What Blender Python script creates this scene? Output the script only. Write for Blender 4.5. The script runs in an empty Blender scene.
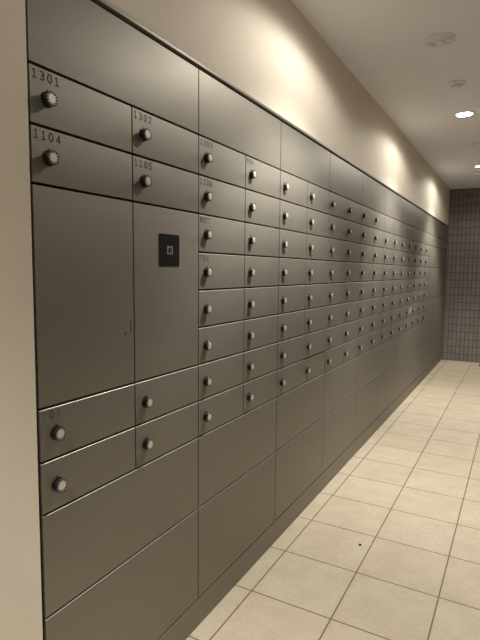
import bpy, bmesh, math, random
from mathutils import Vector, Matrix
random.seed(7)
sc = bpy.context.scene
COL = sc.collection
PI = math.pi

# ------------------------------------------------------------------ measures (metres)
# x: out from the cabinet fronts (x=0) into the corridor, y: down the corridor, z: up
C0, PITCH = 0.7146, 0.305
ROW0, ROWH = 1.6155, 0.1196
TOPZ, PANELZ, BASEZ = 1.811, 0.417, 0.099
H, END, BACK, RIGHT = 2.307, 7.38, -3.0, 1.9
GAP, HGAP = 0.0046, 0.0062
def cy(k): return (C0, 1.0240, 1.3295, 1.6335)[k] if k in (0, 1, 2, 3) else 1.9345 + PITCH * (k - 4)
def rz(i): return ROW0 - ROWH * i

# ------------------------------------------------------------------ materials
def new_mat(name):
    m = bpy.data.materials.new(name); m.use_nodes = True
    nt = m.node_tree
    return m, nt, nt.nodes['Principled BSDF']
def node(nt, t, **kw):
    n = nt.nodes.new(t)
    for k, v in kw.items():
        if k in n.inputs: n.inputs[k].default_value = v
        else: setattr(n, k, v)
    return n
def simple(name, col, rough=.5, metal=0., spec=.5):
    m, nt, b = new_mat(name)
    b.inputs['Base Color'].default_value = (*col, 1); b.inputs['Roughness'].default_value = rough
    b.inputs['Metallic'].default_value = metal; b.inputs['Specular IOR Level'].default_value = spec
    return m
def noisy(name, c1, c2, scale, rough, metal=0., bump=0., bscale=400., rr=0., stretch=(1, 1, 1), detail=4):
    m, nt, b = new_mat(name); L = nt.links.new
    tc = node(nt, 'ShaderNodeTexCoord'); mp = node(nt, 'ShaderNodeMapping'); mp.inputs['Scale'].default_value = stretch
    L(tc.outputs['Object'], mp.inputs['Vector'])
    n = node(nt, 'ShaderNodeTexNoise', Scale=scale, Detail=detail, Roughness=.6); L(mp.outputs[0], n.inputs['Vector'])
    r = node(nt, 'ShaderNodeValToRGB'); r.color_ramp.elements[0].position = .3; r.color_ramp.elements[1].position = .7
    r.color_ramp.elements[0].color = (*c1, 1); r.color_ramp.elements[1].color = (*c2, 1)
    L(n.outputs['Fac'], r.inputs['Fac']); L(r.outputs['Color'], b.inputs['Base Color'])
    b.inputs['Metallic'].default_value = metal; b.inputs['Roughness'].default_value = rough
    if rr:
        mr = node(nt, 'ShaderNodeMapRange'); mr.inputs['To Min'].default_value = rough - rr; mr.inputs['To Max'].default_value = rough + rr
        L(n.outputs['Fac'], mr.inputs['Value']); L(mr.outputs['Result'], b.inputs['Roughness'])
    if bump:
        n2 = node(nt, 'ShaderNodeTexNoise', Scale=bscale, Detail=2.); L(mp.outputs[0], n2.inputs['Vector'])
        bp = node(nt, 'ShaderNodeBump', Strength=bump, Distance=.001); L(n2.outputs['Fac'], bp.inputs['Height']); L(bp.outputs[0], b.inputs['Normal'])
    return m

M_STEEL = noisy('coated_steel', (.270, .254, .216), (.283, .266, .227), 9, .565, .88, .10, 900, .03)
M_CARCASS = simple('dark_carcass', (.012, .011, .009), .7, 0.)
M_GREYWALL = noisy('grey_wall', (.11, .105, .095), (.13, .122, .11), 10, .7, 0, .2, 200)
M_TRIM = noisy('trim_metal', (.24, .222, .19), (.26, .24, .205), 12, .5, .6)
M_CREAM = noisy('cream_plaster', (.72, .655, .55), (.75, .685, .575), 14, .8, 0, .25, 260)
M_CEIL = noisy('ceiling_paint', (.72, .71, .755), (.74, .73, .775), 5, .8, 0, .1, 300)
M_BLACK = simple('black_plastic', (.012, .011, .010), .35)
M_TICK = simple('white_tick', (.85, .82, .76), .5, .5)
M_SILVER = simple('brushed_silver', (.80, .78, .73), .5, .8)
M_INK = simple('dark_ink', (.022, .019, .015), .6)
M_INKFADE = simple('worn_ink', (.06, .053, .042), .6)
M_EDGE = simple('lit_edge', (.52, .49, .43), .4, .6)  # paler than the steel: paints the lit line on the front tops
M_DULL = simple('dull_silver', (.26, .25, .24), .5, .3)
M_GHOST = simple('ghost_ink', (.17, .16, .13), .6, .5)
M_PLATE = simple('black_plate', (.008, .007, .006), .5, 0., .2)
M_WHITE = simple('white_fixture', (.68, .70, .72), .55)
M_STICKER = simple('pale_sticker', (.30, .285, .24), .7)
M_SCUFF = simple('scuff', (.07, .06, .045), .7)
M_SPECK = simple('speck', (.015, .012, .01), .8)

def tile_floor():
    m, nt, b = new_mat('cream_floor_tile'); L = nt.links.new
    tc = node(nt, 'ShaderNodeTexCoord'); mp = node(nt, 'ShaderNodeMapping')
    mp.inputs['Location'].default_value = (-.0685 + 10 * .31, -1.589 + 20 * .3115, 0)
    L(tc.outputs['Object'], mp.inputs['Vector'])
    def brick(sz, sm):
        br = node(nt, 'ShaderNodeTexBrick'); br.offset = 0; br.squash = 1
        br.inputs['Scale'].default_value = 1; br.inputs['Brick Width'].default_value = .31; br.inputs['Row Height'].default_value = .3115
        br.inputs['Mortar Size'].default_value = sz; br.inputs['Mortar Smooth'].default_value = sm
        br.inputs['Color1'].default_value = (.0, .0, .0, 1); br.inputs['Color2'].default_value = (1, 1, 1, 1); br.inputs['Bias'].default_value = 0
        L(mp.outputs[0], br.inputs['Vector']); return br
    br = brick(.0029, .1)
    n1 = node(nt, 'ShaderNodeTexNoise', Scale=7., Detail=8., Roughness=.65); L(tc.outputs['Object'], n1.inputs['Vector'])
    n2 = node(nt, 'ShaderNodeTexNoise', Scale=55., Detail=4.); L(tc.outputs['Object'], n2.inputs['Vector'])
    r1 = node(nt, 'ShaderNodeValToRGB'); e = r1.color_ramp.elements
    e[0].position = .32; e[0].color = (.49, .425, .32, 1); e[1].position = .68; e[1].color = (.58, .515, .40, 1)
    L(n1.outputs['Fac'], r1.inputs['Fac'])
    mx = node(nt, 'ShaderNodeMixRGB'); mx.blend_type = 'MULTIPLY'; mx.inputs['Fac'].default_value = .35
    r2 = node(nt, 'ShaderNodeValToRGB'); e = r2.color_ramp.elements
    e[0].position = .35; e[0].color = (.80, .78, .74, 1); e[1].position = .6; e[1].color = (1, 1, 1, 1)
    L(n2.outputs['Fac'], r2.inputs['Fac']); L(r1.outputs[0], mx.inputs[1]); L(r2.outputs[0], mx.inputs[2])
    mt = node(nt, 'ShaderNodeMixRGB'); mt.blend_type = 'MULTIPLY'; mt.inputs['Fac'].default_value = 1   # tile to tile
    rt = node(nt, 'ShaderNodeValToRGB'); e = rt.color_ramp.elements
    e[0].color = (.95, .94, .93, 1); e[1].color = (1, 1, 1, 1)
    L(br.outputs['Color'], rt.inputs['Fac']); L(mx.outputs[0], mt.inputs[1]); L(rt.outputs[0], mt.inputs[2])
    mj = node(nt, 'ShaderNodeMixRGB'); mj.inputs[2].default_value = (.165, .113, .062, 1)
    L(br.outputs['Fac'], mj.inputs['Fac']); L(mt.outputs[0], mj.inputs[1]); L(mj.outputs[0], b.inputs['Base Color'])
    b.inputs['Roughness'].default_value = .55
    ad = node(nt, 'ShaderNodeMath', operation='MULTIPLY_ADD'); ad.inputs[1].default_value = -1.; L(br.outputs['Fac'], ad.inputs[0])
    ms = node(nt, 'ShaderNodeMath', operation='MULTIPLY'); ms.inputs[1].default_value = .25; L(n2.outputs['Fac'], ms.inputs[0]); L(ms.outputs[0], ad.inputs[2])
    bp = node(nt, 'ShaderNodeBump', Strength=.35, Distance=.0015); L(ad.outputs[0], bp.inputs['Height']); L(bp.outputs[0], b.inputs['Normal'])
    return m
def tile_wall():
    m, nt, b = new_mat('dark_grey_tile'); L = nt.links.new
    tc = node(nt, 'ShaderNodeTexCoord'); sep = node(nt, 'ShaderNodeSeparateXYZ'); cb = node(nt, 'ShaderNodeCombineXYZ')
    L(tc.outputs['Object'], sep.inputs[0]); L(sep.outputs['X'], cb.inputs['X']); L(sep.outputs['Z'], cb.inputs['Y'])
    mp = node(nt, 'ShaderNodeMapping'); mp.inputs['Location'].default_value = (1.027, 1.0, 0); L(cb.outputs[0], mp.inputs['Vector'])
    br = node(nt, 'ShaderNodeTexBrick'); br.offset = 0; br.squash = 1
    for k, v in (('Scale', 1), ('Brick Width', .052), ('Row Height', .1), ('Mortar Size', .0032), ('Mortar Smooth', .15), ('Bias', 0)):
        br.inputs[k].default_value = v
    br.inputs['Color1'].default_value = (.150, .141, .129, 1); br.inputs['Color2'].default_value = (.182, .171, .156, 1)
    br.inputs['Mortar'].default_value = (.040, .036, .031, 1)
    L(mp.outputs[0], br.inputs['Vector']); L(br.outputs['Color'], b.inputs['Base Color'])
    b.inputs['Roughness'].default_value = .5
    iv = node(nt, 'ShaderNodeMath', operation='SUBTRACT'); iv.inputs[0].default_value = 1.; L(br.outputs['Fac'], iv.inputs[1])
    bp = node(nt, 'ShaderNodeBump', Strength=.6, Distance=.003); L(iv.outputs[0], bp.inputs['Height']); L(bp.outputs[0], b.inputs['Normal'])
    return m
M_FLOOR, M_TILE = tile_floor(), tile_wall()
def glow_mat(name, col, s):
    m, nt, b = new_mat(name)
    b.inputs['Base Color'].default_value = (.8, .8, .8, 1); b.inputs['Emission Color'].default_value = (*col, 1); b.inputs['Emission Strength'].default_value = s
    return m
LAMPCOL = (1.0, .945, .86)
M_LAMP = glow_mat('lamp_diffuser', (1.0, .96, .90), 14)

# ------------------------------------------------------------------ mesh helpers
def box_into(bm, a, b, bevel=0., seg=2, mi=0):
    r = bmesh.ops.create_cube(bm, size=1.0)
    vs = r['verts']
    for v in vs:
        v.co = Vector([(a[i] + b[i]) / 2 + v.co[i] * (b[i] - a[i]) for i in range(3)])
    fs = {f for v in vs for f in v.link_faces}
    for f in fs: f.material_index = mi
    if bevel:
        es = list({e for v in vs for e in v.link_edges})
        bmesh.ops.bevel(bm, geom=es, offset=bevel, segments=seg, affect='EDGES', profile=.5, material=-1)
def lathe_into(bm, prof, n=32, axis='x', mats=None, wob=None):
    """prof: (radius, height) pairs; spun about the local axis"""
    rings = []
    for r, h in prof:
        ring = []
        for k in range(n):
            a = 2 * PI * k / n
            rr = r
            c, s = rr * math.cos(a), rr * math.sin(a)
            ring.append(bm.verts.new((h, c, s) if axis == 'x' else (c, s, h)))
        rings.append(ring)
    for i in range(len(rings) - 1):
        for k in range(n):
            f = bm.faces.new((rings[i][k], rings[i][(k + 1) % n], rings[i + 1][(k + 1) % n], rings[i + 1][k]))
            f.material_index = mats[i] if mats else 0; f.smooth = True
    for ring, mi in ((rings[0], mats[0] if mats else 0), (rings[-1], mats[-1] if mats else 0)):
        f = bm.faces.new(ring); f.material_index = mi
def mesh_of(name, bm, mats):
    bmesh.ops.recalc_face_normals(bm, faces=bm.faces[:])
    me = bpy.data.meshes.new(name); bm.to_mesh(me); bm.free(); me.set_sharp_from_angle(angle=.35)
    for m in (mats if isinstance(mats, (list, tuple)) else [mats]): me.materials.append(m)
    return me
def link(name, me, parent=None, loc=(0, 0, 0)):
    o = bpy.data.objects.new(name, me); COL.objects.link(o); o.location = loc
    if parent: o.parent = parent
    return o
def thing(name, label, cat, loc=(0, 0, 0), group=None, me=None):
    o = link(name, me, None, loc); o['label'] = label; o['category'] = cat
    if group: o['group'] = group
    return o
def struct(name, a, b, m, bevel=0.):
    bm = bmesh.new(); box_into(bm, a, b, bevel)
    o = link(name, mesh_of(name, bm, m)); o['kind'] = 'structure'; return o
def box_mesh(name, a, b, m, bevel=0., seg=2):
    bm = bmesh.new(); box_into(bm, a, b, bevel, seg); return mesh_of(name, bm, m)

# ------------------------------------------------------------------ setting
struct('floor', (-.34, BACK, -.08), (RIGHT, END, 0), M_FLOOR)
struct('ceiling', (-.34, BACK, H), (RIGHT, END + .1, H + .1), M_CEIL)
struct('wall_end', (-.34, END, 0), (RIGHT, END + .1, H), M_TILE)
struct('wall_right', (RIGHT, BACK, -.08), (RIGHT + .1, END + .1, H + .1), M_GREYWALL)
struct('wall_back', (-.34, BACK - .1, -.08), (RIGHT, BACK, H + .1), M_CREAM)
bm = bmesh.new()                                        # plaster wall, cut away for the cabinets
poly = [(BACK, 0), (.7085, 0), (.7085, 1.8245), (END, 1.8245), (END, H), (BACK, H)]
f0 = [bm.verts.new((0, y, z)) for y, z in poly]
f1 = [bm.verts.new((-.34, y, z)) for y, z in poly]
bm.faces.new(f0); bm.faces.new(f1[::-1])
for i in range(6):
    j = (i + 1) % 6; bm.faces.new((f0[i], f1[i], f1[j], f0[j]))
eds = [e for e in bm.edges if {e.verts[0], e.verts[1]} == {f0[1], f0[2]}]
bmesh.ops.bevel(bm, geom=eds, offset=.004, segments=3, affect='EDGES', profile=.5)
o = link('wall_left', mesh_of('wall_left', bm, M_CREAM)); o['kind'] = 'structure'
bm = bmesh.new()                                        # metal trim along the cabinet heads
box_into(bm, (-.05, .7125, 1.8145), (.0075, END - .001, 1.8240), .0015)
o = link('trim_1', mesh_of('trim_1', bm, M_TRIM)); o['kind'] = 'structure'
bm = bmesh.new()
box_into(bm, (-.02, .7125, .001), (-.0008, END - .001, BASEZ - .0035), .001)
o = link('baseboard_left', mesh_of('baseboard_left', bm, M_STEEL)); o['kind'] = 'structure'
bm = bmesh.new()

# ------------------------------------------------------------------ dial lock
def dial_mesh():
    bm = bmesh.new()
    lathe_into(bm, [(.0165, 0), (.0165, .0012), (.0128, .0016), (.0128, .0085), (.0150, .0095), (.0153, .0138), (.0148, .0145), (.0085, .0147)], 36, 'x')
    lathe_into(bm, [(.0089, .0145), (.0089, .0151), (.0085, .0154), (.003, .0154)], 28, 'x', [1, 1, 1])
    for k in range(12):                                 # pale tick at every number, on the dial ring
        a = 2 * PI * k / 12 + .13
        rot = Matrix.Rotation(a, 4, 'X')
        n0 = len(bm.verts)
        box_into(bm, (.0138, -.0009, .0087), (.0150, .0009, .0131), 0, 1, 2)
        bm.verts.ensure_lookup_table()
        for v in bm.verts[n0:]: v.co = rot @ v.co
    box_into(bm, (-.0002, -.0011, .0170), (.0006, .0011, .0205), 0, 1, 0)   # index mark above the dial
    return mesh_of('dial_lock', bm, [M_BLACK, M_SILVER, M_TICK])
DIAL = dial_mesh()

# ------------------------------------------------------------------ stencilled numbers
def arc(cx, cz, rx, rz_, a0, a1, n=12):
    return [(cx + rx * math.cos(math.radians(a0 + (a1 - a0) * i / n)), cz + rz_ * math.sin(math.radians(a0 + (a1 - a0) * i / n))) for i in range(n + 1)]
GLYPH = {
    '0': [arc(.5, .5, .42, .5, 90, 450, 24)],
    '1': [[(.14, .8), (.5, 1), (.5, 0)], [(.12, 0), (.88, 0)]],
    '2': [arc(.5, .72, .4, .28, 170, -30, 12) + [(.08, 0), (.92, 0)]],
    '3': [arc(.46, .75, .38, .25, 150, -90, 12) + arc(.46, .26, .42, .26, 90, -150, 12)],
    '4': [[(.72, 0), (.72, 1), (.06, .28), (.96, .28)]],
    '5': [[(.85, 1), (.2, 1), (.16, .55)] + arc(.46, .32, .42, .32, 120, -150, 14)],
    '6': [arc(.5, .3, .4, .3, 0, 360, 18), [(.1, .3), (.2, .66), (.45, .92), (.78, 1)]],
    '7': [[(.08, .82), (.08, 1), (.9, 1), (.4, 0)]],
    '9': [arc(.5, .7, .4, .3, 0, 360, 18), [(.9, .7), (.8, .34), (.55, .08), (.22, 0)]],
}
def number_mesh(txt, gw=.0120, gh=.0165, adv=.0192, w=.0021):
    bm = bmesh.new()
    for n, ch in enumerate(txt):
        for st in GLYPH[ch]:
            pts = [Vector((n * adv + u * gw, v * gh)) for u, v in st]
            for p, q in zip(pts, pts[1:]):
                d = (q - p).normalized(); s = Vector((-d.y, d.x)) * w / 2; e = d * w * .3
                vs = [bm.verts.new((0, c.x, c.y)) for c in (p - e + s, p - e - s, q + e - s, q + e + s)]
                bm.faces.new(vs)
    return bm
def number(parent, txt, z_top, y_left, faded=False):
    bm = number_mesh(txt)
    bmesh.ops.recalc_face_normals(bm, faces=bm.faces[:])
    me = bpy.data.meshes.new('number'); bm.to_mesh(me); bm.free(); me.materials.append(M_INKFADE if faded else M_INK)
    return link('number', me, parent, (.0004, y_left + .0080, z_top - .0265))

# ------------------------------------------------------------------ mailbox cabinets
BEV = .0011
def front(y0, y1, z0, z1, t=.018):                       # one steel front, origin at its lower left
    w, h = y1 - y0 - GAP, z1 - z0 - HGAP
    key = (round(w, 4), round(h, 4))
    if key not in front.cache:
        bm = bmesh.new(); box_into(bm, (-t, 0, 0), (0, w, h))
        def edge(up): return [e for e in bm.edges if all(abs(v.co.x) < 1e-6 for v in e.verts) and all(abs(v.co.z - h) < 1e-6 for v in e.verts) == up]
        top = edge(True)
        bmesh.ops.bevel(bm, geom=top, offset=.0015, segments=3, affect='EDGES', profile=.5)
        bmesh.ops.recalc_face_normals(bm, faces=bm.faces[:])
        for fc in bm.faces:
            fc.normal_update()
            if fc.normal.z > .6: fc.material_index = 1     # light caught along the upper edge, put in as a paler colour
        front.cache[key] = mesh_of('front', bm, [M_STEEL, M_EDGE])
    return front.cache[key], (0, y0 + GAP / 2, z0 + HGAP / 2)
front.cache = {}
def add_front(name, parent, oy, y0, y1, z0, z1, dx=0.):
    me, l = front(y0, y1, z0, z1)
    return link(name, me, parent, (l[0] + dx, l[1] - oy, l[2]))
def add_lock(door, dz):
    o = link('dial_lock', DIAL, door, (0, .045 - GAP / 2, dz))
    return o
def cabinet(label, k0, k1, group='mailbox cabinets along the left wall', name='mailbox_cabinet'):
    y0 = cy(k0); y1 = min(cy(k1), END - .002)
    t = thing(name, label, 'mailbox cabinet', (0, y0, 0), group)
    link('body', box_mesh('body', (-.30, .0006, BASEZ + .001), (-.0186, y1 - y0 - .0006, TOPZ - .001), M_CARCASS), t)
    return t, y0, y1
def door_at(t, oy, k, i, dx=0., rows=1):
    d = add_front('door', t, oy, cy(k), cy(k + 1), rz(i + rows), rz(i), dx)
    return d
def lock_dz(rows=1): return ROWH * rows - .0625 - HGAP / 2
def num(door, txt, faded=False, rows=1): return number(door, txt, ROWH * rows - HGAP / 2, -GAP / 2, faded)

# the parcel cabinet at the near end
t, oy, y1 = cabinet('leftmost mailbox cabinet with two tall parcel doors, one bearing a black key plate', 0, 2)
add_front('top_panel', t, oy, oy, y1, ROW0, TOPZ)
texts = {(0, 0): '1301', (0, 1): '1104', (1, 0): '1302', (1, 1): '1105'}
for k in (0, 1):
    for i in (0, 1, 6, 7):
        d = door_at(t, oy, k, i); add_lock(d, lock_dz())
        if (k, i) in texts: num(d, texts[(k, i)])
        elif (k, i) == (0, 6): num(d, '701', True).data.materials[0] = M_GHOST
    d = door_at(t, oy, k, 2, rows=4)
    d['label'] = 'tall parcel door with a black key plate' if k else 'tall plain parcel door'
    lz = rz(6) + HGAP / 2; ly = cy(k) + GAP / 2
    if k:
        o = link('key_plate', box_mesh('key_plate', (.0001, 0, 0), (.0024, .093, .090), M_PLATE, .0008), d, (0, 1.132 - ly, 1.212 - lz))
        o['label'] = 'square black key plate'
        bm = bmesh.new()
        box_into(bm, (.0022, 0, 0), (.0034, .027, .024), 0, 2, 2)
        n0 = len(bm.verts)
        lathe_into(bm, [(.0085, .0032), (.0085, .0040), (.0078, .0043), (.002, .0043)], 24, 'x', [1, 1, 1])
        box_into(bm, (.0040, -.0012, -.0048), (.0046, .0012, .0048), 0, 1, 2)
        bm.verts.ensure_lookup_table()
        for v in bm.verts[n0:]: v.co += Vector((0, .0135, .012))
        o = link('key_cylinder', mesh_of('key_cylinder', bm, [M_SILVER, M_BLACK, M_DULL]), d, (0, 1.164 - ly, 1.2445 - lz))
        o['label'] = 'silver key cylinder'
    else:
        bm = bmesh.new()
        box_into(bm, (.0001, 0, .004), (.0004, .004, .036), 0); box_into(bm, (.0001, -.022, 0), (.0004, -.015, .010), 0)
        o = link('scuff_mark', mesh_of('scuff_mark', bm, M_SCUFF), d, (0, 1.0085 - ly, 1.030 - lz))
for a, b in ((PANELZ, rz(8)), (BASEZ, PANELZ)):
    add_front('bottom_panel', t, oy, oy, y1, a, b)

units = [
    (2, 4, 'second mailbox cabinet from the left, its top left door numbered 1303'),
    (4, 6, 'third mailbox cabinet from the left, next beyond the one whose door reads 1303'),
    (6, 8, 'fourth mailbox cabinet from the left along the grey mailbox wall'),
    (8, 10, 'fifth mailbox cabinet from the left, farthest with dial locks in its top row'),
    (10, 12, 'mailbox cabinet with two small blank panels instead of its top row of doors'),
    (12, 14, 'far mailbox cabinet with a pale sticker on one low door'),
    (14, 16, 'far two-column mailbox cabinet just beyond the one with the pale sticker'),
    (16, 17, 'narrow single-column mailbox cabinet, last with dial locks before the tiled end wall'),
]
texts = {(2, 0): ('1303', 0), (2, 1): ('1106', 0), (2, 2): ('907', 1), (2, 3): ('704', 1), (3, 0): ('904', 1)}
for k0, k1, lab in units:
    t, oy, y1 = cabinet(lab, k0, k1)
    add_front('top_panel', t, oy, oy, y1, ROW0, TOPZ)
    for k in range(k0, k1):
        for i in range(8):
            if i == 0 and k >= 12: continue               # covered by the long filler panel
            if i == 0 and k >= 10:
                add_front('blank_panel', t, oy, cy(k), cy(k + 1), rz(1), rz(0)); continue
            d = door_at(t, oy, k, i, -.0022 if (k, i) == (5, 7) else 0.)
            add_lock(d, lock_dz())
            if (k, i) in texts: num(d, texts[(k, i)][0], bool(texts[(k, i)][1]))
            if (k, i) == (13, 6):
                s = link('sticker', box_mesh('sticker', (.0001, 0, 0), (.0007, .12, .055), M_STICKER, .0002, 1), d, (0, 4.84 - cy(13), .034))
                s['label'] = 'pale sticker'
    for a, b in ((PANELZ, rz(8)), (BASEZ, PANELZ)):
        add_front('bottom_panel', t, oy, oy, y1, a, b)

t = thing('filler_panel', 'long blank grey panel above the farthest dial-lock doors', 'panel', (0, cy(12), rz(1)))
me, l = front(cy(12), cy(17), rz(1), rz(0)); link('panel', me, t, (0, GAP / 2, HGAP / 2))

for k0, k1, lab in ((17, 19.2, 'plain grey cabinet section without locks, right of the last column of dials'),
                    (19.2, 22.3, 'plain grey corner section meeting the dark tiled end wall')):
    t, oy, y1 = cabinet(lab, k0, k1, 'blank cabinet sections at the far end', 'blank_cabinet'); t['category'] = 'blank cabinet'
    add_front('top_panel', t, oy, oy, y1, ROW0, TOPZ)
    zs = [rz(0), rz(1), rz(3), rz(6), BASEZ]
    for a, b in zip(zs[1:], zs): add_front('blank_panel', t, oy, oy, y1, a, b)

# ------------------------------------------------------------------ ceiling fittings
# photometric profile of one downlight: (angle from straight down, strength)
PROFILE = [(0, 4.2), (10, 4.6), (20, 5.6), (30, 7.0), (36, 6.2), (40, 4.4), (44, 2.5), (48, 1.4), (52, .95), (57, .72), (62, .76), (67, .74), (72, .66), (76, .44), (80, .12), (86, 0), (90, 0)]
txt = bpy.data.texts.new('downlight_profile')
txt.write('IESNA:LM-63-1995\nTILT=NONE\n1 1000 1 %d 1 1 2 0 0 0\n1 1 50\n' % len(PROFILE)
          + ' '.join('%g' % a for a, _ in PROFILE) + '\n0\n' + ' '.join('%g' % v for _, v in PROFILE) + '\n')
BEAM = bpy.data.lights.new('downlight_beam', 'POINT'); BEAM.energy = 178; BEAM.color = LAMPCOL; BEAM.shadow_soft_size = .03
BEAM.use_nodes = True
nt = BEAM.node_tree; ies = nt.nodes.new('ShaderNodeTexIES'); ies.mode = 'INTERNAL'; ies.ies = txt
nt.links.new(ies.outputs['Fac'], nt.nodes['Emission'].inputs['Strength'])
LAMPS = [(.48, -.45, 'unseen extra ceiling downlight behind the camera, added to light the near end'),  # added lamp, off the row's spacing, brightens the near wall strip
         (.48, 2.02, 'ceiling downlight nearest the camera, just above the top edge of the picture'),
         (.483, 3.95, 'bright round ceiling downlight nearer to the camera, at the right'),
         (.468, 5.90, 'farther glowing ceiling downlight close to the dark tiled end wall')]
bm = bmesh.new()
lathe_into(bm, [(.062, 0), (.062, -.002), (.058, -.004), (.053, -.004), (.053, 0)], 40, 'z'); RING = mesh_of('trim_ring', bm, M_WHITE)
bm = bmesh.new()
lathe_into(bm, [(.0525, -.0005), (.0525, -.004), (.045, -.007), (.028, -.0095), (.010, -.0105)], 40, 'z'); DISC = mesh_of('diffuser', bm, M_LAMP)
for x, y, lab in LAMPS:
    t = thing('downlight', lab, 'ceiling light', (x, y, H), 'ceiling downlights in a row')
    link('trim_ring', RING, t); d = link('diffuser', DISC, t); d['label'] = 'glowing diffuser'
    lo = bpy.data.objects.new('downlight_beam', BEAM); COL.objects.link(lo); lo.parent = t; lo.location = (0, 0, -.044)

def vent_mesh(R, n):
    bm = bmesh.new()
    prof = [(R, 0), (R, -.004), (R - .006, -.007)]
    r = R - .010
    for k in range(n):
        prof += [(r, -.003), (r - .004, -.003), (r - .008, -.010), (r - .011, -.010)]; r -= .0145
    prof += [(max(r, .008), -.010), (.004, -.010)]
    lathe_into(bm, prof, 40, 'z'); return bm
for x, y, lab in ((.489, 2.664, 'round ringed ceiling vent nearer to the camera, above the near downlight'),
                  (.462, 4.888, 'farther round ceiling vent cut by the right edge, between the two downlights')):
    t = thing('ceiling_vent', lab, 'vent', (x, y, H), 'round ceiling vents')
    bm = vent_mesh(.072, 3); link('diffuser_rings', mesh_of('diffuser_rings', bm, M_WHITE), t)
    bm = bmesh.new(); lathe_into(bm, [(.016, -.009), (.016, -.016), (.012, -.019), (.004, -.020)], 24, 'z'); link('centre_cap', mesh_of('centre_cap', bm, M_WHITE), t)
for x, y, lab in ((.496, 3.297, 'small round smoke detector on the ceiling before the nearer downlight'),
                  (.405, 6.258, 'small round smoke detector on the ceiling beyond the farther downlight')):
    t = thing('smoke_detector', lab, 'smoke detector', (x, y, H), 'smoke detectors on the ceiling')
    bm = bmesh.new(); lathe_into(bm, [(.050, 0), (.050, -.006), (.044, -.010), (.030, -.012)], 36, 'z'); link('base', mesh_of('base', bm, M_WHITE), t)
    bm = bmesh.new(); lathe_into(bm, [(.024, -.011), (.024, -.024), (.018, -.029), (.006, -.030)], 28, 'z')
    for k in range(8):
        a = 2 * PI * k / 8; box_into(bm, (.030 * math.cos(a) - .003, .030 * math.sin(a) - .003, -.020), (.030 * math.cos(a) + .003, .030 * math.sin(a) + .003, -.011), .001, 1)
    link('sensor_cap', mesh_of('sensor_cap', bm, M_WHITE), t)

# ------------------------------------------------------------------ bits on the floor
bm = bmesh.new(); bmesh.ops.create_icosphere(bm, subdivisions=2, radius=.006)
for v in bm.verts: v.co = Vector((v.co.x * 1.1, v.co.y * 1.5, max(v.co.z * .6, -.0012))) * random.uniform(.9, 1.1)
for v in bm.verts: v.co.z += .0013
thing('crumb', 'tiny black crumb lying on a cream floor tile', 'crumb', (.335, 2.109, 0), None, mesh_of('crumb', bm, M_SPECK))
t = thing('door_stop', 'small dark stop on the floor by the tiled end wall at the right edge', 'door stop', (.497, 7.12, 0))
bm = bmesh.new(); lathe_into(bm, [(.016, 0), (.016, .003), (.011, .005), (.011, .010), (.005, .011)], 20, 'z'); link('base', mesh_of('base', bm, M_SPECK), t)
bm = bmesh.new(); lathe_into(bm, [(.013, .0105), (.014, .014), (.014, .024), (.012, .027), (.004, .028)], 20, 'z'); link('rubber_cap', mesh_of('rubber_cap', bm, M_BLACK), t)

# ------------------------------------------------------------------ world, camera
w = bpy.data.worlds.new('World'); sc.world = w; w.use_nodes = True
w.node_tree.nodes['Background'].inputs[0].default_value = (.02, .018, .016, 1)
f, yaw, pit, rol = 503.086, .506097, -.0978095, .00928485
fw = Vector((-math.sin(yaw) * math.cos(pit), math.cos(yaw) * math.cos(pit), math.sin(pit)))
rt = Vector((math.cos(yaw), math.sin(yaw), 0)); up = rt.cross(fw)
c, s = math.cos(rol), math.sin(rol)
rt, up = c * rt + s * up, -s * rt + c * up
cam = bpy.data.cameras.new('camera'); co = bpy.data.objects.new('camera', cam); COL.objects.link(co)
co.matrix_world = Matrix(((rt.x, up.x, -fw.x, .888), (rt.y, up.y, -fw.y, 0), (rt.z, up.z, -fw.z, 1.2), (0, 0, 0, 1)))
cam.sensor_fit = 'VERTICAL'; cam.sensor_height = 24; cam.lens = 24 * f / 640; cam.clip_start = .02
sc.camera = co
sc.view_settings.view_transform = 'Standard'; sc.view_settings.look = 'None'
sc.view_settings.gamma = 1; sc.view_settings.use_curve_mapping = False
sc.view_settings.exposure = 0.85
